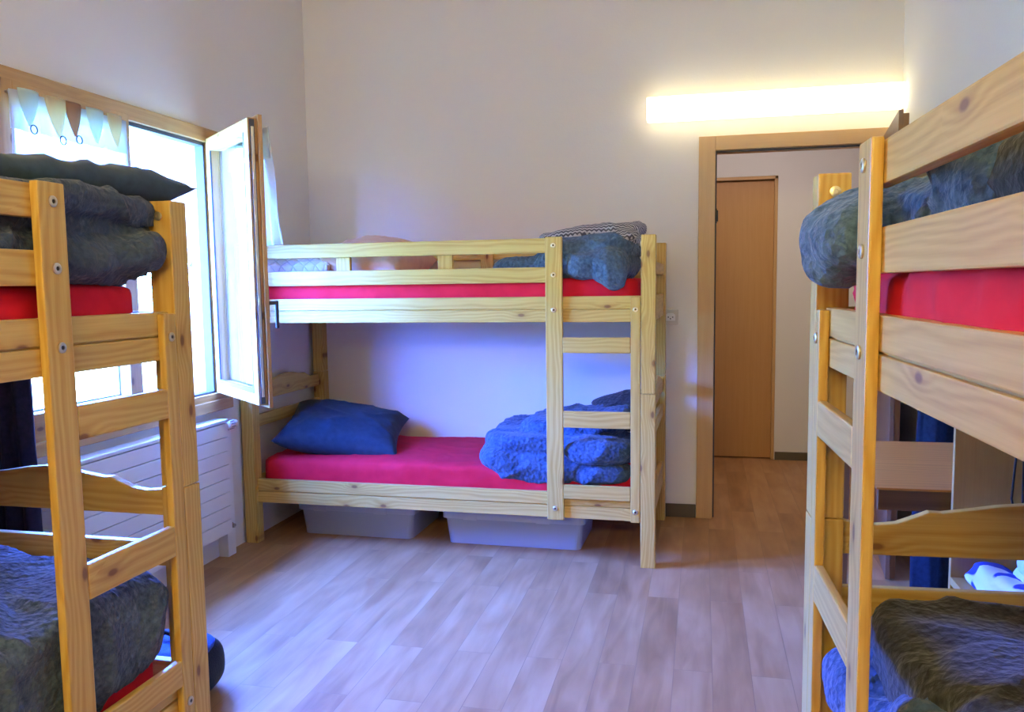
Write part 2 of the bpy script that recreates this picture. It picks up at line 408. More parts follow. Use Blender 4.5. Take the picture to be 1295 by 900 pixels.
def soft(name,pieces,material,M,voxel=.011,seed=1,big=.012,fold=.012,fine=.0035,smooth=2,stretch=(1,1,1),sgn=1,floor_z=None,**lab):
    """one cloth thing out of merged rounded slabs given in bed coordinates (e,v,z)"""
    me=bpy.data.meshes.new('tmp'); V=[];F=[]
    for pc in pieces:
        kk=pc[3] if len(pc)>3 else 5
        fn=roundslab if 3<=kk<7 and pc[1][2]<min(pc[1][:2])*.6 else superbox
        vs,fs=fn(*pc[:2],*(pc[2:3] if len(pc)>2 else ()),k=kk if fn is superbox else max(kk,4))
        n=len(V); V+=[tuple(q) for q in vs]; F+=[tuple(i+n for i in f) for f in fs]
    me.from_pydata(V,[],F)
    o=bpy.data.objects.new('tmp',me); COL.objects.link(o)
    r=o.modifiers.new('r','REMESH'); r.mode='VOXEL'; r.voxel_size=voxel
    s=o.modifiers.new('s','SMOOTH'); s.iterations=smooth; s.factor=.5
    dg=bpy.context.evaluated_depsgraph_get(); dg.update()
    m2=bpy.data.meshes.new_from_object(o.evaluated_get(dg))
    bpy.data.objects.remove(o); bpy.data.meshes.remove(me)
    nor=[v.normal.copy() for v in m2.vertices]; cos=[v.co.copy() for v in m2.vertices]
    for v,n_,c in zip(m2.vertices,nor,cos):
        d=wrinkle(c,n_,seed,big,fold,fine,stretch=stretch)
        q=c+n_*d
        if floor_z is not None and q.z<floor_z: q.z=floor_z+(q.z-floor_z)*.1
        v.co=q
    me=m2; me.name=name
    me.transform(M@Matrix.Diagonal((sgn,1,1,1)))
    if sgn<0: me.flip_normals()
    for p_ in me.polygons: p_.use_smooth=True
    me.materials.clear(); me.materials.append(material)
    o=bpy.data.objects.new(name,me); COL.objects.link(o); base(o)
    tag(o,**lab); return o
def pillow(name,M,size,material,seed=3,sgn=1,wr=.010,nu=44,shape=None,corner=.10,parent=None,sq=4,**lab):
    """size=(length,width,thickness); M places its centre in world"""
    a,b_,t=size; vs=[];fs=[]
    def P(u,v,side):
        x=u*(1-corner*(1-abs(u)**3)*0 - corner*.5*(1-v*v)); x=u*(1-corner*(1-v*v)*.6)
        y=v*(1-corner*(1-u*u)*.6)
        h=max(0,(1-u**sq))**.55*max(0,(1-v**sq))**.55
        q=Vector((x*a/2,y*b_/2,side*h*t/2))
        d=wrinkle(q,None,seed+side*.3,.010,wr,.0015)*(h**.6)
        q.z+=side*d
        if shape: q=shape(q)
        return q
    n=nu+1
    for side in (1,-1):
        for i in range(n):
            for j in range(n):
                vs.append(P(-1+2*i/nu,-1+2*j/nu,side))
    for s in (0,1):
        o0=s*n*n
        for i in range(nu):
            for j in range(nu):
                f=[o0+i*n+j,o0+(i+1)*n+j,o0+(i+1)*n+j+1,o0+i*n+j+1]
                fs.append(f if s==0 else f[::-1])
    me=bpy.data.meshes.new(name); me.from_pydata([tuple(M@q) for q in vs],[],fs)
    bm=bmesh.new(); bm.from_mesh(me); bmesh.ops.remove_doubles(bm,verts=bm.verts,dist=1e-4); bmesh.ops.recalc_face_normals(bm,faces=bm.faces); bm.to_mesh(me); bm.free()
    for p_ in me.polygons: p_.use_smooth=True
    me.materials.append(material)
    o=bpy.data.objects.new(name,me); COL.objects.link(o)
    if parent is None: base(o); tag(o,**lab)
    else: o.parent=parent
    return o

# ------------------------------------------------------------------ room shell
def struct(o,label,cat): return tag(o,label,cat,None,'structure')
WY0,WY1,WZ0,WZ1=2.36,3.72,.76,2.05      # window opening in the left wall
WT=.27                                   # thickness of the outer wall
m=MB()
m.box((XL-WT,YR-.2,-.05),(XL,WY0,ZC),bev=0); m.box((XL-WT,WY1,-.05),(XL,YB+.15,ZC),bev=0)
m.box((XL-WT,WY0,-.05),(XL,WY1,WZ0),bev=0); m.box((XL-WT,WY0,WZ1),(XL,WY1,ZC),bev=0)
struct(m.build('wall_left',WALL),'cream plaster wall on the left with the window','wall')
DX0,DX1,DZ=.062,.911,2.017
m=MB()
m.box((XL-WT,YB,-.05),(DX0-.03,YB+.15,ZC),bev=0); m.box((DX1+.03,YB,-.05),(1.8,YB+.15,ZC),bev=0); m.box((DX0-.03,YB,DZ+.03),(DX1+.03,YB+.15,ZC),bev=0)
struct(m.build('wall_back',WALL),'cream plaster wall facing the viewer with the doorway and the long lamp','wall')
m=MB()
x0,x1=xr(YR-.2),xr(YB+.15)
m.add([(x0,YR-.2,-.05),(x1,YB+.15,-.05),(x1+.2,YB+.15,-.05),(x0+.2,YR-.2,-.05),(x0,YR-.2,ZC),(x1,YB+.15,ZC),(x1+.2,YB+.15,ZC),(x0+.2,YR-.2,ZC)],
      [[0,1,2,3],[4,5,6,7],[0,1,5,4],[1,2,6,5],[2,3,7,6],[3,0,4,7]])
struct(m.build('wall_right',WALL),'cream plaster wall on the right above the bunk','wall')
m=MB(); m.box((XL-WT,YR-.2,-.05),(x0+.2,YR,ZC),bev=0)
struct(m.build('wall_rear',WALL),'cream plaster wall behind the viewer','wall')
m=MB(); m.box((XL-WT,YR-.2,-.12),(1.9,6.6,0),bev=0)
struct(m.build('floor',FLOOR),'wood-look laminate plank floor','floor')
m=MB(); m.box((XL-WT,YR-.2,ZC),(x0+.2,YB+.15,ZC+.1),bev=0)
struct(m.build('ceiling',CEIL),'white ceiling above the room','ceiling')
# hallway
HY=6.43; HX0,HX1,HZ=-1.3,1.7,2.55
m=MB(); 
m.box((HX0,HY,-.05),(-.42,HY+.12,HZ),bev=0); m.box((.525,HY,-.05),(HX1,HY+.12,HZ),bev=0); m.box((-.42,HY,2.075),(.525,HY+.12,HZ),bev=0); m.box((-.42,HY+.085,-.05),(.525,HY+.12,2.075),bev=0)
struct(m.build('wall_hall',HALLW),'pale hallway wall seen through the doorway','wall')
m=MB(); m.box((HX0-.1,YB+.15,-.05),(HX0,HY+.12,HZ),bev=0); struct(m.build('wall_hall_left',HALLW),'left end wall of the hallway','wall')
m=MB(); m.box((HX1,YB+.15,-.05),(HX1+.1,HY+.12,HZ),bev=0); struct(m.build('wall_hall_right',HALLW),'right end wall of the hallway','wall')
m=MB(); m.box((HX0-.1,YB+.15,HZ),(HX1+.1,HY+.12,HZ+.1),bev=0); struct(m.build('ceiling_hall',CEIL),'white hallway ceiling','ceiling')
m=MB(); m.box((.53,HY-.012,0),(HX1,HY,.06),bev=.002); struct(m.build('baseboard_hall',BASEB),'grey-brown baseboard in the hallway','baseboard')
m=MB(); m.box((XL+.01,YB-.013,0),(-.028,YB,.075),bev=.002); struct(m.build('baseboard_back',BASEB),'grey-brown baseboard left of the door frame','baseboard')
# hall door: slab + casing
hd=empty('door_2',Matrix.Translation((.05,HY+.03,0))); struct(hd,'orange-brown flush door across the hallway','door')
m=MB(); m.box((-.40,0,.008),(.452,.04,2.045),axis=2,bev=.002); m.build('door_leaf',DOORW,hd)
m=MB(); m.box((.452,-.035,0),(.474,.05,2.073),bev=.002); m.box((-.47,-.035,0),(-.40,.05,2.073),bev=.002); m.box((-.47,-.035,2.05),(.474,.05,2.073),axis=0,bev=.002)
m.build('door_frame',BEECH,hd)
m=MB(); m.cyl((-.33,0,1.03),(-.33,-.05,1.03),.010); m.cyl((-.33,-.045,1.03),(-.20,-.045,1.03),.009); m.lathe((-.33,0,1.03),(0,-1,0),[(0,.026),(.006,.026),(.008,.022)])
m.build('door_handle',STEEL,hd)
# room door: frame + open leaf
dr=empty('door_1',Matrix.Translation((DX0,YB,0))); struct(dr,'open doorway in the back wall with its beech frame and door leaf','door')
m=MB()
w=DX1-DX0
m.box((-.088,-.018,0),(0,.0,2.092),axis=2,bev=.003); m.box((w,-.018,0),(w+.062,.0,2.092),axis=2,bev=.003); m.box((-.0,-.018,DZ),(w,.0,2.092),axis=0,bev=.003)
m.box((-.029,0,0),(0,.15,DZ+.02),axis=2,bev=.002); m.box((w,0,0),(w+.029,.15,DZ+.02),axis=2,bev=.002); m.box((0,0,DZ),(w,.15,DZ+.028),axis=0,bev=.002)
m.build('door_frame',BEECH,dr)
m=MB(); m.box((0.0,.02,0),(.008,.032,DZ),bev=.001); m.box((.008,.02,DZ-.008),(w,.032,DZ),bev=.001); m.build('gasket',GASK,dr)
m=MB(); m.cyl((.010,-.012,1.64),(.010,-.012,1.70),.006); m.box((.002,-.012,1.63),(.010,.02,1.71),bev=.001); m.build('strike_plate',BLACKM,dr)
# leaf hinged on the right jamb, swung into the room, towards the right wall
ang=math.radians(84.0)
HM=Matrix.Translation((w+.015,-.022,0))@Matrix.Rotation(ang,4,'Z')   # leaf runs along local -x from the hinge
m=MB()
m.box((-.86,0.002,.008),(-.0,.026,2.005),axis=2,bev=.002,M=HM); m.box((-.875,.026,.008),(-.0,.044,2.018),axis=2,bev=.002,M=HM)
lf=m.build('door_leaf',DARKDOOR,dr)
m=MB(); 
for z in (.25,1.0,1.78): m.cyl((w+.018,-.024,z),(w+.018,-.024,z+.09),.007)
m.build('hinge',STEEL,dr)

# ------------------------------------------------------------------ window
wn=empty('window_1',Matrix.Translation((XL,(WY0+WY1)/2,WZ0))); struct(wn,'wooden casement window in the left wall, right sash open into the room','window')
def wx(m_): return Matrix.Translation((-XL,-(WY0+WY1)/2,-WZ0))
class WB(MB):
    def build(s,name,mat_,parent=wn):
        s.v=[(x-XL,y-(WY0+WY1)/2,z-WZ0) for x,y,z in s.v]
        return MB.build(s,name,mat_,parent)
YM=3.07
m=WB()   # fixed frame (head, sill member, jambs, mullion)
m.box((XL-.06,WY0,WZ1-.045),(XL+.018,WY1+.035,WZ1+.02),axis=1); m.box((XL-.06,WY0-.035,WZ0-.01),(XL+.018,WY1+.035,WZ0+.05),axis=1)
m.box((XL-.06,WY1-.06,WZ0),(XL+.0,WY1+.0,WZ1),axis=2); m.box((XL-.06,WY0-.0,WZ0),(XL+.0,WY0+.06,WZ1),axis=2)
m.box((XL-.055,YM-.02,WZ0),(XL-.005,YM+.02,WZ1),axis=2)
m.build('window_frame',SPRUCE)
m=WB(); m.box((XL-.02,WY0-.05,WZ0-.035),(XL+.035,WY1+.04,WZ0+.018),axis=1,bev=.006); m.build('window_sill',SPRUCE)
m=WB(); m.box((XL-.045,YM+.02,WZ1-.062),(XL-.0,WY1-.06,WZ1-.045),bev=.002); m.box((XL-.045,WY1-.072,WZ0+.05),(XL-.0,WY1-.06,WZ1-.045),bev=.002); m.box((XL-.045,YM+.02,WZ0+.05),(XL,WY1-.06,WZ0+.06),bev=.002)
m.build('gasket',GASK)
m=WB()   # lined reveal outside the frame
m.box((XL-WT-.05,WY1-.02,WZ0),(XL-.06,WY1+.0,WZ1),axis=2); m.box((XL-WT-.05,WY0,WZ0),(XL-.06,WY0+.02,WZ1),axis=2); m.box((XL-WT-.05,WY0,WZ1-.02),(XL-.06,WY1,WZ1),axis=1)
m.build('window_reveal',PANEL)
m=WB(); m.box((XL-WT-.09,WY0-.03,WZ0-.02),(XL-.06,WY1+.03,WZ0+.01),axis=1); m.build('outer_sill',PANEL)
m=WB(); m.lathe((XL-.13,WY1-.021,1.435),(0,-1,0),[(0,.010),(.008,.010),(.012,.006)]); m.tube([(XL-.13,WY1-.03,1.435),(XL-.125,WY1-.033,1.30),(XL-.125,WY1-.033,1.125),(XL-.118,WY1-.033,1.115)],.004)
m.build('hook',STEEL)
def sash(name,M,w_,z0,z1,flip=False):
    """local: x into the room, y along the sash from 0 (hinge) to -w_, z up"""
    st=.075
    def bb(m_,lo,hi,axis=None,bev=.003): m_.box(lo,hi,axis=axis,bev=bev,M=M)
    m=WB()
    # inner lip leaf (wider) + outer leaf (rebate)
    bb(m,(-.018,-w_,z0),(0,-w_+st,z1),2); bb(m,(-.018,-st,z0),(0,0,z1),2); bb(m,(-.018,-w_+st,z1-st),(0,-st,z1),1); bb(m,(-.018,-w_+st,z0),(0,-st,z0+st),1)
    i=.014
    bb(m,(-.058,-w_+i,z0+i),(-.018,-w_+st,z1-i),2); bb(m,(-.058,-st,z0+i),(-.018,-i,z1-i),2); bb(m,(-.058,-w_+st,z1-st),(-.018,-st,z1-i),1); bb(m,(-.058,-w_+st,z0+i),(-.018,-st,z0+st),1)
    s_=m.build(name,SPRUCE)
    def sub(mm,nm,mt):
        mm.v=[(x-XL,y-(WY0+WY1)/2,z-WZ0) for x,y,z in mm.v]; return MB.build(mm,nm,mt,s_)
    g=MB(); bb(g,(-.034,-w_+st-.01,z0+st-.01),(-.030,-st+.01,z1-st+.01),bev=0); sub(g,'pane',GLASS)
    r=MB(); bb(r,(-.050,-w_+i-.004,z0+.02),(-.030,-w_+i+.001,z1-.02),2,.001); bb(r,(-.0595,-w_+st-.008,z0+st-.012),(-.052,-w_+st+.004,z1-st+.008),2,.001)
    bb(r,(-.0595,-st-.004,z0+st-.012),(-.052,-st+.008,z1-st+.008),2,.001); bb(r,(-.0595,-w_+st,z0+st-.014),(-.050,-st,z0+st+.006),1,.001)
    sub(r,'glazing_seal',GASK)
    l=MB()
    bb(l,(-.046,-w_+i-.0075,z0+.05),(-.034,-w_+i-.004,z1-.05),2,.001)
    for k in range(7): 
        z=z0+.09+k*(z1-z0-.18)/6; bb(l,(-.044,-w_+i-.010,z),(-.036,-w_+i-.0075,z+.03),2,.001)
    sub(l,'lock_strip',BRASS)
    h=MB(); zc=z0+.45
    bb(h,(0,-w_+.025,zc-.06),(.010,-w_+.05,zc+.06),2,.003); bb(h,(.010,-w_+.032,zc-.008),(.045,-w_+.044,zc+.008),0,.003); bb(h,(.038,-w_+.030,zc-.11),(.052,-w_+.046,zc+.01),2,.005)
    sub(h,'window_handle',GASK)
    r2=MB(); A_=M@Vector((.014,-w_+st-.03,z1-.045)); B_=M@Vector((.014,-st+.03,z1-.045)); r2.cyl(A_,B_,.004,n=10)
    for q in (A_,B_): r2.cyl(q,q+(M.to_3x3()@Vector((-.015,0,0))),.005,n=8)
    sub(r2,'curtain_rod',STEEL)
    return s_
SZ0,SZ1=.805,2.028
# closed sash on the left (hinged at the left jamb): mirror by turning the local frame
Mc=Matrix.Translation((XL+.020,3.095,0))
sash('window_sash',Mc,3.095-2.42,SZ0,SZ1)
TH=math.radians(48)
Mo=Matrix.Translation((XL+.044,3.70,0))@Matrix.Rotation(TH,4,'Z')
sash('window_sash',Mo,.64,SZ0-.005,SZ1+.004)

def curtain(M,y0,y1,z0,z1,tabs,label,rings,flare=0):
    """sheer panel hanging from a rod; local frame of the sash"""
    t=empty('curtain',Matrix.Translation(M@Vector((.02,(y0+y1)/2,z1)))); tag(t,label,'curtain')
    inv=t.matrix_world.inverted()
    n=70; vs=[];fs=[]; rows=14
    for j in range(rows+1):
        z=z1+(z0-z1)*j/rows
        for i in range(n+1):
            u=i/n; y=y0+(y1-y0)*u
            x=.022+flare*j/rows+.010*math.sin(u*2*PI*5.5+.4*math.sin(j*.3))*(.5+.5*j/rows)+.004*math.sin(u*31+j*.4)
            vs.append(inv@(M@Vector((x,y+.003*math.sin(j*.7+u*9),z))))
    for j in range(rows):
        for i in range(n): fs.append([j*(n+1)+i,j*(n+1)+i+1,(j+1)*(n+1)+i+1,(j+1)*(n+1)+i])
    b=MB(); b.add(vs,fs,None,True); o=b.build('curtain_panel',SHEER,t)
    so=o.modifiers.new('s','SOLIDIFY'); so.thickness=.0012
    vs=[];fs=[]
    for j in range(3):       # header hem: doubled cloth
        z=z1+.004-j*.065
        for i in range(n+1):
            u=i/n; x=.025+.010*math.sin(u*2*PI*5.5)*(.5+.1*j)+.004*math.sin(u*31)
            vs.append(inv@(M@Vector((x,y0+(y1-y0)*u,z))))
    for j in range(2):
        for i in range(n): fs.append([j*(n+1)+i,j*(n+1)+i+1,(j+1)*(n+1)+i+1,(j+1)*(n+1)+i])
    b=MB(); b.add(vs,fs,None,True); o=b.build('header_hem',SHEER,t); so=o.modifiers.new('s','SOLIDIFY'); so.thickness=.0012
    for k,(a,w_,ln,mt,nm,sk) in enumerate(tabs):
        vs=[];fs=[]; nj,ni=12,8
        for j in range(nj+1):
            v=j/nj; half=w_/2*(1-v**1.6)**.75 if v<1 else .0
            half=max(half,.004)
            for i in range(ni+1):
                u=-1+2*i/ni
                x=.040+.012*(1-u*u)*(1-v*.4)-.006*v
                vs.append(inv@(M@Vector((x,a+u*half+sk*v,z1+.012-ln*v))))
        for j in range(nj):
            for i in range(ni): fs.append([j*(ni+1)+i,j*(ni+1)+i+1,(j+1)*(ni+1)+i+1,(j+1)*(ni+1)+i])
        b=MB(); b.add(vs,fs,None,True); o=b.build('pointed_tab',mt,t); tag(o,nm); so=o.modifiers.new('s','SOLIDIFY'); so.thickness=.0015
        if k in rings:
            b=MB(); c=M@Vector((.05,a+sk,z1+.012-ln-.012))
            pts=[inv@(c+M.to_3x3()@Vector((0,.015*math.cos(q),.015*math.sin(q)))) for q in [2*PI*i/20 for i in range(21)]]
            b.tube(pts,.0022,8); b.build('ring',BLACKM,t)
    return t
def wl(y): return y-3.095
curtain(Mc,wl(2.45),wl(3.045),1.50,1.985,[
  (wl(2.520),.095,.120,TABG,'pale green pointed tab',.005),(wl(2.645),.105,.135,TABO,'gold pointed tab',.015),
  (wl(2.730),.085,.120,TABB,'brown pointed tab',.012),(wl(2.845),.095,.125,TABG,'pale green pointed tab',.010),
  (wl(2.955),.085,.125,TABO,'gold pointed tab',.014)],'sheer white curtain with coloured pointed tabs on the closed left window sash',(0,1,2))
curtain(Mo,-.640,-.075,1.50,1.985,[(-.52,.09,.12,TABG,'pale green pointed tab',0),(-.40,.09,.12,TABO,'gold pointed tab',0),(-.26,.09,.12,TABB,'brown pointed tab',0),(-.14,.09,.12,TABG,'pale green pointed tab',0)],
  'sheer white curtain hanging behind the open window sash',(),.045)

# ------------------------------------------------------------------ lamps
def long_lamp(M,length,label,dm,name='wall_lamp',up=False):
    t=empty(name,M); tag(t,label,'lamp')
    b=MB(); b.box((-length/2,-.03,-.045),(length/2,0,.045),bev=.002); b.build('mounting_plate',WHITEP,t)
    if up:
        b=MB(); b.box((-length/2-.004,-.105,-.062),(length/2+.004,-.030,.050),bev=.004,seg=2); b.build('housing',WHITEP,t)
        b=MB(); b.box((-length/2,-.100,.050),(length/2,-.034,.058),bev=.002); b.build('diffuser',dm,t)
    else:
        b=MB(); b.box((-length/2-.004,-.105,-.062),(length/2+.004,-.030,.062),bev=.008,seg=3); b.build('diffuser',dm,t)
    return t
long_lamp(Matrix.Translation((.340,YB,2.236)),1.27,'long lit white box lamp on the back wall above the doorway',LAMPM)
long_lamp(Matrix.Translation((-.5,YR,2.236))@Matrix.Rotation(PI,4,'Z'),1.27,'added unseen fill lamp, a long white box on the wall behind the viewer',REARFILLM)  # added behind the camera to brighten the bed fronts facing it
hl=empty('hall_fill_lamp',Matrix.Translation((.3,5.35,HZ))); tag(hl,'added unseen fill lamp, round glass on the hallway ceiling','lamp')  # added out of view to give the hallway light of its own
b=MB(); b.lathe((0,0,0),(0,0,-1),[(0,.13),(.02,.13)],n=32); b.build('lamp_base',WHITEP,hl)
b=MB(); b.lathe((0,0,-.02),(0,0,-1),[(0,.14),(.03,.138),(.06,.11),(.075,.06),(.078,.01)],n=32); b.build('glass_shade',HALLFILLM,hl)

# wall socket
so=empty('wall_outlet',Matrix.Translation((-.1715,YB,1.126))); tag(so,'square cream wall socket between the back bunk and the door frame','socket')
b=MB(); b.box((-.043,-.020,-.043),(.043,0,.043),bev=.005); b.build('cover_plate',PLATE,so)
b=MB(); b.prism([(-.026,-.020),(.026,-.020),(.026,.012),(.014,.022),(-.014,.022),(-.026,.012)],-.0225,-.0195,'xz'); b.build('socket_insert',WHITEP,so)
b=MB()
for x,z in ((-.012,.0),(.012,0),(0,-.009)): b.cyl((x,-.0231,z),(x,-.0222,z),.0035,n=12)
b.build('pin_hole',HOLE,so)

# ------------------------------------------------------------------ radiator
rd=empty('radiator',Matrix.Translation((XL,2.0,0))); tag(rd,'white flat panel radiator under the window','radiator')
RX0,RX1,RY0,RY1,RZ0,RZ1=.045,.100,2.47,3.592,.14,.675
b=MB()
n=8; hgt=(RZ1-RZ0)/n
for k in range(n):
    b.box((RX0,RY0-2,RZ0+k*hgt+.0015),(RX1,RY1-2,RZ0+(k+1)*hgt-.0015),bev=.0025)
b.box((RX0+.004,RY0-2+.004,RZ0+.004),(RX1-.014,RY1-2-.004,RZ1-.004),bev=0)
b.build('radiator_panel',WHITEM,rd)
b=MB(); b.box((RX0-.02,RY0-2,RZ1+.003),(RX1+.003,RY1-2,RZ1+.018),bev=.004); b.build('top_grille',WHITEM,rd)
for q in (RY0-2+.15,RY1-2-.19):
    b=MB(); b.box((.002,q,.2),(RX0,q+.04,.6),bev=.002); b.build('wall_bracket',WHITEM,rd)
b=MB(); b.lathe((.075,RY1-2,.655),(0,1,0),[(0,.012),(.03,.012),(.031,.019),(.045,.022),(.075,.022),(.105,.019),(.112,.012)],n=24); tk=b.build('thermostat_knob',WHITEP,rd)
b=MB()
for k in range(10):
    t=2*PI*k/10; b.box((-.0015,.04,-.0235),(.0015,.075,-.0215),bev=.0005,M=Matrix.Translation((.075,RY1-2,.655))@Matrix.Rotation(t,4,'Y'))
b.build('dial_marks',GASK,tk)
b=MB(); b.cyl((.07,RY1-2,.165),(.07,RY1-2+.045,.165),.010); b.cyl((.07,RY1-2+.04,.165),(.03,RY1-2+.04,.165),.009); b.cyl((.07,RY1-2+.02,.165),(.10,RY1-2+.02,.165),.011); b.build('pipe_fitting',STEEL,rd)
b=MB(); b.box((.002,RY1-2+.03,.0),(.055,RY1-2+.10,.63),bev=.004); b.build('pipe_cover',WHITEM,rd)

# ------------------------------------------------------------------ bunk beds
Z=dict(H=1.5296,Hs=1.5303,Hss=1.2533,g1t=1.5262,g1b=1.4586,g2t=1.3936,g2b=1.322,mt=1.2573,mb=1.1381,
 r1t=1.0694,r1b=.9968,r2t=.7266,r2b=.6487,r3t=.3776,r3b=.3104,lt=.3348,lb=.2131,sb=.2061,ssb=.2116)
WSS,T=.0454,.020
def bunk(M,s,label,seed,E1=.4242,WS_=.0798):
    """s=-1: ladder end at the right seen from the room, s=+1: at the left"""
    random.seed(seed)
    root=empty('bunk_bed',M); tag(root,label,'bunk bed')
    def bx(m_,e0,e1,v0,v1,z0,z1,axis=None,bev=.004): m_.box((s*e0,v0,z0),(s*e1,v1,z1),axis=axis,bev=bev)
    for e in (0,L-WP):
        for v in (0,W-WP):
            m=MB(); bx(m,e,e+WP,v,v+WP,0,.812,2,.004); bx(m,e+.001,e+WP-.001,v+.001,v+WP-.001,.8135,Z['H'],2,.004)
            bx(m,e+.008,e+WP-.008,v+.008,v+WP-.008,.79,.83,2,0)
            m.build('post',PINE,root)
    rt=.026
    def rail(z0,z1,v,name,groove=True,e0=WP-.001,e1=L-WP+.001,ax=0):
        m=MB()
        if groove:
            c=(z0+z1)/2
            bx(m,e0,e1,v,v+rt,z0,c-.0022,ax,.003); bx(m,e0,e1,v,v+rt,c+.0022,z1,ax,.003); bx(m,e0,e1,v+.008,v+rt-.003,c-.006,c+.006,ax,0)
        else: bx(m,e0,e1,v,v+rt,z0,z1,ax,.004)
        return m.build(name,PINE,root)
    for v in (T+.0005,W-T-rt): 
        rail(Z['mb'],Z['mt'],v,'side_rail'); rail(Z['lb'],Z['lt'],v,'side_rail')
    for z0,z1 in ((Z['g1b'],Z['g1t']),(Z['g2b'],Z['g2t'])):
        rail(z0,z1,T+.0005,'guard_rail',False,E1+.004); rail(z0,z1,W-T-rt,'guard_rail',False)
    for e in (.963,1.489):
        for v in (T+.0005+rt,W-T-rt-.022):
            m=MB(); bx(m,e,e+.074,v,v+.022,Z['g2b']+.006,Z['g1t']-.006,2); m.build('guard_support',PINE,root)
    for e in (.012,L-.012-.024):
        prof=[(.06,.803),(.10,.796),(.14,.793),(.18,.798),(.22,.814),(.243,.824),(.27,.823),(.32,.830),(.38,.840),(.442,.846)]
        prof=prof+[(W-a,b_) for a,b_ in prof[::-1][1:]]
        pts=[(a,b_) for a,b_ in prof]+[(W-.06,.728),(.06,.728)]
        m=MB(); m.prism(pts,s*e,s*(e+.024),'yz'); o=m.build('end_board',PINE,root)
        bv=o.modifiers.new('b','BEVEL'); bv.width=.003; bv.segments=2; bv.limit_method='ANGLE'
        m=MB(); bx(m,e,e+.024,WP-.005,W-WP+.005,.592,.655,1); m.build('end_board',PINE,root)
        m=MB(); bx(m,e,e+.024,WP-.005,W-WP+.005,Z['lb'],Z['lt'],1); m.build('end_board',PINE,root)
        m=MB(); bx(m,e,e+.024,WP-.005,W-WP+.005,Z['mb'],Z['mt'],1); m.build('end_board',PINE,root)
        m=MB(); bx(m,e,e+.024,WP-.005,W-WP+.005,1.355,1.415,1); m.build('end_board',PINE,root)
    m=MB(); bx(m,E1,E1+WS_,0,T,Z['sb'],Z['Hs'],2); m.build('ladder_stile',PINE,root)
    m=MB(); bx(m,WP+.001,WP+WSS,0,T,Z['ssb'],Z['Hss'],2); m.build('ladder_stile',PINE,root)
    for k in ('r1','r2','r3'):
        m=MB(); bx(m,WP+WSS,E1,.000,T-.001,Z[k+'b'],Z[k+'t'],0); m.build('ladder_rung',PINE,root)
    for zz in (Z['lb']+.012,Z['mb']+.025):
        m=MB()
        for k in range(11):
            e=.12+k*(L-.30)/10; bx(m,e,e+.07,T+rt,W-T-rt,zz,zz+.018,1,.003)
        m.build('slatted_base',PINE,root)
    es=E1+WS_/2; ess=WP+WSS/2
    for e,z in ((es,1.4915),(es,1.357),(es,1.196),(es,.262),(ess,1.196),(ess,.262)):
        m=MB(); m.lathe((s*e,-.0005,z),(0,-1,0),[(0,.0115),(.003,.0115),(.0045,.009),(.0045,.005),(.0025,.005)],n=20); b_=m.build('bolt',BRASS,root)
        m=MB(); m.cyl((s*e,-.0031,z),(s*e,-.0036,z),.0048,n=6); m.build('hex_socket',HOLE,b_)
    for e in (.034,L-.034):         # bolts on the inner faces of the posts
        m=MB(); q=.0335 if e<1 else L-.0335
        d=1 if e<1 else -1
        m.lathe((s*(e+d*.0335),.034,1.492),(s*d,0,0),[(0,.011),(.003,.011),(.004,.005),(.002,.005)],n=20); m.build('bolt',BRASS,root)
    return root
def RT(x,y,a): return Matrix.Translation((x,y,0))@Matrix.Rotation(a,4,'Z')
MB_=RT(-.2043,3.8299,-.0119); MA=RT(-1.2743,1.9239,PI/2-.0131); MC=RT(.2242,1.9054,-PI/2+.0499)
bunk(MB_,-1,'pine bunk bed along the back wall with its ladder left of the doorway',11)
bunk(MA,-1,'pine bunk bed along the left wall in front of the window and radiator',12,.413,.072)
bunk(MC,1,'pine bunk bed along the right wall, cut off by the right edge of the photo',13)

# ------------------------------------------------------------------ mattresses
def mattress(M,s,z0,z1,label,seed,wr=1.0,group=None,e0=.078,e1=L-.05,v0=.056):
    pcs=[(((e0+e1)/2,W/2,(z0+z1)/2),((e1-e0)/2,(W-2*v0)/2,(z1-z0)/2),(0,0,0),14)]
    return soft('mattress',pcs,RED,M,voxel=.016,seed=seed,big=.004,fold=.006*wr,fine=.001,smooth=3,stretch=(1.0,1.6,1.3),sgn=s,label=label,cat='mattress')
mattress(MB_,-1,1.185,1.342,'red-sheeted mattress on the top bunk along the back wall',31,.6)
mattress(MB_,-1,.248,.442,'red-sheeted mattress on the lower bunk along the back wall, mostly bare',32,1)
mattress(MA,-1,1.185,1.330,'red-sheeted mattress on the top bunk along the left wall',33,.5)
mattress(MA,-1,.248,.425,'red-sheeted mattress under the blue duvet in the lower left bunk',34,.5)
mattress(MC,1,1.185,1.330,'creased red-sheeted mattress on the top bunk along the right wall',35,2.6,e0=.070,v0=.044)
mattress(MC,1,.248,.430,'red-sheeted mattress under the dark duvets in the lower right bunk',36,.5)

# ------------------------------------------------------------------ bedding
def bedM(M,s,e,v,z,rz=0,rx=0,ry=0):
    from mathutils import Euler
    return M@Matrix.Translation((s*e,v,z))@Euler((rx,ry,rz)).to_matrix().to_4x4()
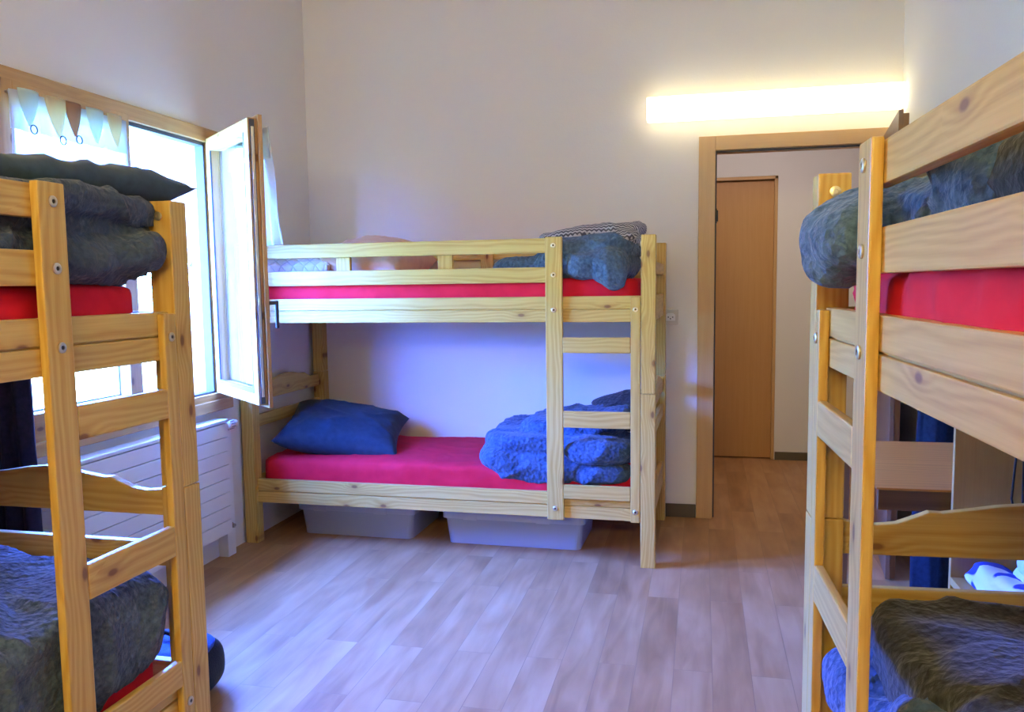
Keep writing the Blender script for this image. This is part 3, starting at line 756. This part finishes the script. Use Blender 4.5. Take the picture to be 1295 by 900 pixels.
# back bunk, top
soft('duvet',[((.36,.36,1.40),(.25,.28,.065)),((.32,.30,1.475),(.22,.25,.055),(0,.1,0)),((.66,.34,1.39),(.13,.22,.055)),
  ((.22,.06,1.40),(.09,.085,.085),(.2,0,.3),2.4),((.32,.10,1.40),(.10,.11,.07),(0,.1,-.1),2.4),((.19,.04,1.345),(.05,.06,.05),(0,0,0),2.2)],NAVYLIT,MB_,seed=4,big=.010,fold=.020,fine=.003,stretch=(.8,1.2,1.2),smooth=6,sgn=-1,
  label='crumpled navy blue duvet heaped at the ladder end of the top back bunk',cat='duvet')
def sag(q):
    q.z-=.10*max(0,-q.x-.14)**1.2*2.2 ; return q
soft('blanket',[((.33,.36,1.555),(.25,.24,.024),(0,.10,0),3.4),((.14,.32,1.53),(.045,.22,.055),(0,.35,0),2.6),((.22,.12,1.515),(.14,.05,.022),(.5,.25,.0),2.6)],KNIT,MB_,voxel=.011,seed=9,big=.014,fold=.012,fine=.002,sgn=-1,
  label='grey and white knit-patterned blanket lying over the navy duvet on the top back bunk',cat='blanket')
pillow('pillow',bedM(MB_,-1,1.845,.42,1.425,rz=.03),(.40,.62,.20),QUILT,seed=5,sgn=-1,wr=.006,label='white diamond-quilted pillow at the window end of the top back bunk',cat='pillow')
pp=pillow('pillow',bedM(MB_,-1,1.475,.42,1.455,rx=.12,ry=.16),(.42,.60,.22),PEACH,seed=6,sgn=-1,wr=.012,label='peach coloured pillow behind the guard rail of the top back bunk',cat='pillow')
# back bunk, lower
def lean(q): return q
pillow('pillow',bedM(MB_,-1,1.72,.42,.535,rz=.28,rx=.20,ry=.16),(.66,.60,.20),NAVYQ,seed=8,sgn=-1,wr=.016,corner=.16,label='dark blue pillow at the radiator end of the lower back bunk',cat='pillow')
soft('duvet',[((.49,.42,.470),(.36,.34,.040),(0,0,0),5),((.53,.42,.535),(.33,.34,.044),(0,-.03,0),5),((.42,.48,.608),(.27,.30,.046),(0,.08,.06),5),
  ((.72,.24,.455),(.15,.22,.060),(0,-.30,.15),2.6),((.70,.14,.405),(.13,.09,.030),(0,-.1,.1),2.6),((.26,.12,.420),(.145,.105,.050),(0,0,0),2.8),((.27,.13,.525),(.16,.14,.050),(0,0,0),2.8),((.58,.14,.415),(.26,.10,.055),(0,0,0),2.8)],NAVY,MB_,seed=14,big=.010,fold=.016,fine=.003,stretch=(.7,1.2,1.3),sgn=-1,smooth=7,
  label='thick navy blue duvet folded in layers behind the ladder of the lower back bunk',cat='duvet')
pillow('pillow',bedM(MB_,-1,.23,.68,.625,rz=.1,ry=-.25,rx=.5),(.30,.30,.13),DARKB,seed=18,sgn=-1,label='dark pillow peeking out behind the navy duvet on the lower back bunk',cat='pillow')
# left bunk, top
soft('duvet',[((.54,.43,1.348),(.47,.385,.020),(0,0,0),5),((.52,.43,1.398),(.49,.39,.031),(0,.01,0),6),((.150,.16,1.395),(.155,.150,.058),(0,.12,.25),2.5),((.30,.10,1.385),(.10,.085,.045),(.2,0,.2),2.5),
  ((.46,.44,1.455),(.53,.38,.030),(0,.0,0),6),((.45,.42,1.508),(.50,.395,.028),(0,-.01,0),6),((.12,.15,1.43),(.13,.10,.05),(0,0,.1),2.6)],NAVY2,MA,voxel=.009,seed=21,big=.010,fold=.020,fine=.0055,smooth=1,sgn=-1,
  label='dark charcoal-blue duvet folded in thick layers on the top left bunk',cat='duvet')
pillow('pillow',bedM(MA,-1,.365,.37,1.562,rz=-.10,ry=-.022),(.92,.64,.085),NAVYP,seed=23,sgn=-1,wr=.016,corner=.10,sq=8,label='thin dark blue pillow lying on top of the folded duvet by the window',cat='pillow')
# left bunk, lower
soft('duvet',[((.66,.43,.485),(.60,.385,.135),(0,.0,0),9),((.80,.42,.60),(.40,.33,.055),(.05,.03,0),3),((.27,.55,.60),(.18,.24,.045),(.05,0,.3),2.6),((.33,.06,.50),(.07,.03,.12),(0,.15,0),2.5),((.16,.055,.49),(.05,.025,.10),(0,-.1,0),2.5)],NAVY2B,MA,seed=25,big=.008,fold=.020,fine=.0035,stretch=(1.2,1.0,.7),sgn=-1,smooth=2,
  label='rumpled blue duvet spread over the lower left bunk and hanging down its side',cat='duvet')
# right bunk, top
soft('duvet',[((.58,.36,1.440),(.15,.28,.105),(0,0,0),2.8),((.35,.36,1.39),(.24,.28,.065),(0,0,0),3),((.24,.08,1.405),(.13,.135,.075),(.25,0,.0),2.4),((.22,.01,1.355),(.09,.055,.05),(0,0,0),2.2),((.36,.32,1.44),(.20,.24,.05),(0,.05,0),2.6)],NAVYLIT,MC,seed=41,big=.010,fold=.018,fine=.0035,sgn=1,
  label='blue duvet bulging out past the ladder of the top right bunk',cat='duvet')
pillow('pillow',bedM(MC,1,.80,.38,1.44,rz=.05,ry=-.02),(.62,.56,.24),DARKB,seed=43,wr=.012,label='dark grey pillow behind the guard rails of the top right bunk',cat='pillow')
# right bunk, lower
soft('duvet',[((.32,.47,.545),(.225,.37,.125),(0,0,0),8),((.80,.49,.56),(.45,.36,.14),(0,0,0),8),((.47,.40,.618),(.36,.26,.045),(0,0,0),5)],DARKB,MC,seed=45,big=.008,fold=.016,fine=.003,sgn=1,
  label='dark grey duvet piled against the end board of the lower right bunk',cat='duvet')
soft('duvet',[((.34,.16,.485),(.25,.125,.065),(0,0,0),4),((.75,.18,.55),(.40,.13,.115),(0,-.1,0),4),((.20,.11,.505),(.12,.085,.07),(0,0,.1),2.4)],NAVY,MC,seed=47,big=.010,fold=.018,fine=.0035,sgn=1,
  label='blue duvet at the front of the lower right bunk, before the dark duvet',cat='duvet')

# ------------------------------------------------------------------ storage boxes under the back bunk
def storage(x0,x1,y,depth,h,label,rz):
    t=empty('storage_box',Matrix.Translation(((x0+x1)/2,y,0))@Matrix.Rotation(rz,4,'Z')); tag(t,label,'storage box',None)
    w_=(x1-x0)
    def ring(z,ins,r=.03):
        pts=[]
        for cx,cy,a0 in ((w_/2-ins-r,ins+r,-PI/2),(w_/2-ins-r,depth-ins-r,0),(-w_/2+ins+r,depth-ins-r,PI/2),(-w_/2+ins+r,ins+r,PI)):
            for k in range(5):
                a=a0+k*PI/8; pts.append(Vector((cx+r*math.cos(a),cy+r*math.sin(a),z)))
        return pts
    def loft(rings,close=True):
        n=len(rings[0]); vs=[q for r in rings for q in r]; fs=[]
        for j in range(len(rings)-1):
            for i in range(n): fs.append([j*n+i,j*n+(i+1)%n,(j+1)*n+(i+1)%n,(j+1)*n+i])
        fs.append(list(range(n))[::-1]); 
        if close: fs.append(list(range((len(rings)-1)*n,len(rings)*n)))
        return vs,fs
    b=MB(); vs,fs=loft([ring(.001,.022),ring(h-.012,.006),ring(h-.010,.0),ring(h,.0),ring(h,.008),ring(h-.012,.010),ring(.005,.026)],True)
    b.add(vs,fs); b.build('box_body',BOXM,t)
    b=MB(); vs,fs=loft([ring(h-.028,-.006),ring(h+.006,-.006),ring(h+.010,.0),ring(h+.010,.012),ring(h+.006,.02),ring(h+.004,.02),ring(h+.003,-.0035),ring(h-.028,-.0035)],False)
    b.add(vs,fs); b.build('lid',LIDM,t)
    for x in (-w_*.30,w_*.22): 
        b=MB(); b.box((x-.035,-.012,h-.032),(x+.035,-.006,h+.005),bev=.002); b.build('clip',LIDM,t)
    return t
storage(-2.10,-1.447,4.045,.50,.165,'translucent plastic storage box under the pillow end of the lower back bunk',-.02)
storage(-1.284,-.559,4.018,.46,.165,'translucent blue-lit plastic storage box under the middle of the lower back bunk',-.02)

# ------------------------------------------------------------------ bag on the floor beside the left bunk
bg=empty('backpack',Matrix.Translation((-1.665,2.31,0))); tag(bg,'dark backpack with a blue top on the floor beyond the left bunk','backpack')
vs,fs=superbox((0,0,.095),(.155,.13,.095),(0,0,.1),3.0,16)
vs=[q+Vector((0,0,.006*noise.noise(q*14))) for q in vs]; vs=[Vector((q.x,q.y,max(q.z,.001))) for q in vs]
b=MB(); b.add(vs,fs,None,True); b.build('bag_body',BAGM,bg)
vs,fs=superbox((.01,-.005,.163),(.128,.112,.035),(0,.05,.1),2.6,12); b=MB(); b.add(vs,fs,None,True); b.build('bag_top',BAGB,bg)
b=MB(); b.tube([(-.05,-.02,.19),(-.04,-.02,.212),(0,-.02,.222),(.04,-.02,.212),(.05,-.02,.19)],.008); b.build('grab_handle',BAGM,bg)

# ------------------------------------------------------------------ hanging cloths
def hanging(name,x0,y0,x1,y1,z0,z1,amp,folds,material,label,cat,top_w=1.0,thick=.02,seed=1):
    n=60; rows=30; vs=[];fs=[]
    d=Vector((x1-x0,y1-y0,0)); ln=d.length; d.normalize(); nn=Vector((-d.y,d.x,0))
    mid=Vector(((x0+x1)/2,(y0+y1)/2,0))
    for sd in (0,1):
        for j in range(rows+1):
            v=j/rows; z=z1+(z0-z1)*v
            wd=ln*(top_w+(1-top_w)*min(1,v*1.3)**.7)
            for i in range(n+1):
                u=i/n-.5
                f=amp*math.sin(u*2*PI*folds+.8*math.sin(v*4+seed))*(.45+.55*v)+.4*amp*noise.noise(Vector((u*6,v*4,seed)))
                edge=max(0,1-(2*abs(u))**6)**.5
                off=f+(thick*edge+.003)*(1 if sd==0 else -1)
                sh=0
                if v<.12: sh=0
                vs.append(mid+d*(u*wd)+nn*off+Vector((0,0,z-.5*thick*(1-edge)*0)))
    N1=(rows+1)*(n+1)
    for sd in (0,1):
        for j in range(rows):
            for i in range(n):
                f=[sd*N1+j*(n+1)+i,sd*N1+j*(n+1)+i+1,sd*N1+(j+1)*(n+1)+i+1,sd*N1+(j+1)*(n+1)+i]
                fs.append(f if sd else f[::-1])
    for j in range(rows):
        for i in (0,n): fs.append([j*(n+1)+i,(j+1)*(n+1)+i,N1+(j+1)*(n+1)+i,N1+j*(n+1)+i])
    for i in range(n):
        for j in (0,rows): fs.append([j*(n+1)+i,j*(n+1)+i+1,N1+j*(n+1)+i+1,N1+j*(n+1)+i])
    b=MB(); b.add(vs,fs,None,True); o=b.build(name,material); tag(o,label,cat); return o
g=hanging('window_drape',-2.27,2.27,-2.12,2.30,.30,1.20,.014,2.5,PURPLE,'dark purple-navy cloth hanging left of the radiator behind the left bunk','curtain',top_w=.8,thick=.018,seed=2)

# ------------------------------------------------------------------ desk, shelf unit and coat beyond the right bunk
def askew(x,y): return x
DK=empty('desk',Matrix.Translation((.80,2.78,0))@Matrix.Rotation(.0,4,'Z')); tag(DK,'oak-topped desk between the right bunk and the open door leaf','desk')
b=MB(); b.box((-.335,-.375,.746),(.255,.345,.752),axis=0,bev=.001); b.build('desktop',OAKTOP,DK)
b=MB(); b.box((-.330,-.373,.690),(.250,-.350,.746),axis=0,bev=.002); b.box((-.330,.320,.690),(.250,.340,.746),axis=0,bev=.002); b.box((.225,-.35,.690),(.250,.32,.746),axis=1,bev=.002); b.build('apron',WALNUT,DK)
for x,y in ((.19,-.349),(.19,.289),(-.325,.289)):
    b=MB(); b.box((x,y,0),(x+.03,y+.03,.746),axis=2,bev=.003); b.build('leg',WALNUT,DK)
SU=empty('shelf_unit',Matrix.Translation((.64,2.15,0))); tag(SU,'light wood open shelf unit behind the end of the right bunk','shelf unit')
SX1=.44
b=MB(); b.box((0.0,.195,0),(SX1,.213,1.18),axis=2,bev=.0015); b.build('side_panel',BIRCHB,SU)
b=MB(); b.box((SX1-.05,-.155,0),(SX1,-.137,1.18),axis=2,bev=.0015); b.build('upright',BIRCHB,SU)
for z in (.06,.515,1.10):
    b=MB(); b.box((0.012 if z!=.515 else .0,-.137,z),(SX1-.012,.195,z+.020),axis=1,bev=.0015); b.build('shelf',BIRCHB,SU)
b=MB(); b.box((SX1-.012,-.137,.06),(SX1,.195,1.18),axis=2,bev=0); b.build('back_panel',BIRCHB,SU)
TW1=towel_mat((.72,.78,.80),(.70,.76,.80)); TW2=towel_mat((.70,.78,.78),(.03,.05,.38))
soft('towel',[((.88,2.16,.575),(.12,.14,.035),(0,0,.1),3.4),((.86,2.15,.615),(.10,.12,.022),(0,.1,.1),3)],TW1,Matrix.Identity(4),voxel=.009,seed=51,big=.006,fold=.008,fine=.002,label='folded pale blue-white towel on the shelf behind the right bunk',cat='towel')
soft('towel',[((.735,2.20,.565),(.045,.13,.026),(0,.12,.15),3),((.70,2.22,.552),(.035,.11,.014),(0,.0,.1),3)],TW2,Matrix.Identity(4),voxel=.009,seed=52,big=.005,fold=.007,fine=.002,label='white towel with blue print beside the pale towel on the shelf',cat='towel')
b=MB(); b.tube([(.772,2.30,1.098),(.770,2.30,.98),(.768,2.30,.86),(.762,2.30,.76),(.768,2.30,.738),(.782,2.30,.735),(.788,2.30,.75),(.786,2.30,.86),(.788,2.30,.98),(.786,2.30,1.098)],.0028); 
tag(b.build('cord',BLACKM),'thin black cord hanging in a loop inside the shelf unit','cord')
hanging('coat',.838,3.60,1.02,3.62,.03,1.45,.018,2.0,COATM,'long dark blue coat hanging on the right wall beside the open door leaf','coat',top_w=.7,thick=.03,seed=5)
b=MB(); b.box((xr(3.61)-.012,3.57,1.40),(xr(3.61),3.65,1.48),bev=.003); b.tube([(xr(3.61)-.01,3.61,1.45),(xr(3.61)-.07,3.61,1.435),(xr(3.61)-.08,3.61,1.46)],.006); tag(b.build('coat_hook',STEEL),'steel wall hook holding the dark blue coat','hook')

# ------------------------------------------------------------------ outside
def ground():
    n=40; vs=[];fs=[]
    for i in range(n+1):
        for j in range(n+1):
            x=-2.9-i*1.6; y=-30+j*2.2
            z=-1.6+ (max(0,-x-6)*.22)+.35*noise.noise(Vector((x*.2,y*.2,0)))
            vs.append((x,y,z))
    for i in range(n):
        for j in range(n): fs.append([i*(n+1)+j,(i+1)*(n+1)+j,(i+1)*(n+1)+j+1,i*(n+1)+j+1])
    m,nt,b_=mat('meadow'); tc=N(nt,'ShaderNodeTexCoord'); nz=N(nt,'ShaderNodeTexNoise'); nz.inputs['Scale'].default_value=1.4; nz.inputs['Detail'].default_value=6
    nt.links.new(tc.outputs['Object'],nz.inputs['Vector']); nt.links.new(ramp(nt,[(.35,(.16,.28,.07)),(.65,(.42,.50,.22))],nz.outputs[0]),b_.inputs['Base Color']); b_.inputs['Roughness'].default_value=1
    mb=MB(); mb.add(vs,fs,None,True); o=mb.build('ground',m,None,False)
    me=o.data
    return struct(o,'sunlit meadow sloping up outside the window','ground')
ground()
LEAF=plain('leaf green',(.22,.36,.10),.6); BARK=plain('bark',(.12,.08,.05),.9)
def tree(x,y,z,h,r,label,seed,n=1500):
    random.seed(seed)
    t=empty('tree',Matrix.Translation((x,y,z))); tag(t,label,'tree','trees outside the window')
    b=MB(); b.tube([(0,0,-.3),(.05,0,h*.3),(0,.06,h*.6),(.04,0,h*.85)],.09*h/4,8); b.build('trunk',BARK,t)
    vs=[];fs=[]
    for k in range(n):
        d=Vector((random.gauss(0,1),random.gauss(0,1),random.gauss(0,1))).normalized()
        q=d*(random.random()**.4)*r; q.z*=h*.42/r; q.z+=h*.6
        q+=Vector((1,1,1))*.2*noise.noise(q*1.3)
        a=Vector((random.gauss(0,1),random.gauss(0,1),random.gauss(0,.6))).normalized(); c=a.orthogonal().normalized(); s_=random.uniform(.07,.15)*h/4
        i=len(vs); vs+=[q-a*s_,q+c*s_*.5,q+a*s_,q-c*s_*.5]; fs.append([i,i+1,i+2,i+3])
    b=MB(); b.add(vs,fs); b.build('foliage',LEAF,t)
for i,(x,y,h,r,lb) in enumerate([(-15,13,3.0,1.7,'leafy sunlit tree seen low through the middle of the window'),(-19,20,4.0,2.1,'taller sunlit tree further back on the meadow outside'),(-12,18.5,2.6,1.4,'small leafy tree outside, seen through the open half of the window')]):
    z=-1.6+max(0,-x-6)*.22
    tree(x,y,z,h,r,lb,60+i)
su=bpy.data.lights.new('sun','SUN'); su.energy=150.0; su.angle=.01; su.color=(.92,.95,.50)
so_=bpy.data.objects.new('sun',su); COL.objects.link(so_); so_.rotation_euler=Vector((-.55,.25,-.80)).to_track_quat('-Z','Y').to_euler()
# the room's own ceiling keeps the sun out; no roof is modelled
wd=bpy.data.worlds.new('sky'); SC.world=wd; wd.use_nodes=True
bgn=wd.node_tree.nodes['Background']; bgn.inputs[0].default_value=(*SKY_COL,1); bgn.inputs[1].default_value=SKY
# portal that guides sky sampling through the window opening
pl=bpy.data.lights.new('window_portal','AREA'); pl.shape='RECTANGLE'; pl.size=WY1-WY0; pl.size_y=WZ1-WZ0; pl.cycles.is_portal=True
po=bpy.data.objects.new('window_portal',pl); COL.objects.link(po); po.matrix_world=Matrix.Translation((XL-WT-.1,(WY0+WY1)/2,(WZ0+WZ1)/2))@Matrix(((0,0,-1,0),(1,0,0,0),(0,1,0,0),(0,0,0,1)))

# ------------------------------------------------------------------ camera
f,cyp,yaw,pitch,roll,h=1065.008,462.886,.2229,.0954,-.0132,1.3105
F=Vector((-math.sin(yaw),math.cos(yaw),0)); R=Vector((math.cos(yaw),math.sin(yaw),0)); U=Vector((0,0,1))
F2=F*math.cos(pitch)-U*math.sin(pitch); U2=U*math.cos(pitch)+F*math.sin(pitch)
R3=R*math.cos(roll)+U2*math.sin(roll); U3=U2*math.cos(roll)-R*math.sin(roll)
cam=bpy.data.cameras.new('camera'); cam.sensor_width=36; cam.lens=f/1295*36; cam.shift_y=(cyp-450)/1295; cam.clip_start=.02
co=bpy.data.objects.new('camera',cam); COL.objects.link(co)
co.matrix_world=Matrix(((R3.x,U3.x,-F2.x,0),(R3.y,U3.y,-F2.y,0),(R3.z,U3.z,-F2.z,h),(0,0,0,1)))
SC.camera=co
vs_=SC.view_settings; vs_.view_transform='Standard'; vs_.look='None'; vs_.gamma=1; vs_.use_curve_mapping=False; vs_.exposure=EXPOSURE
cy=SC.cycles; cy.max_bounces=10; cy.diffuse_bounces=6; cy.transparent_max_bounces=16; cy.use_denoising=True; cy.sample_clamp_indirect=8
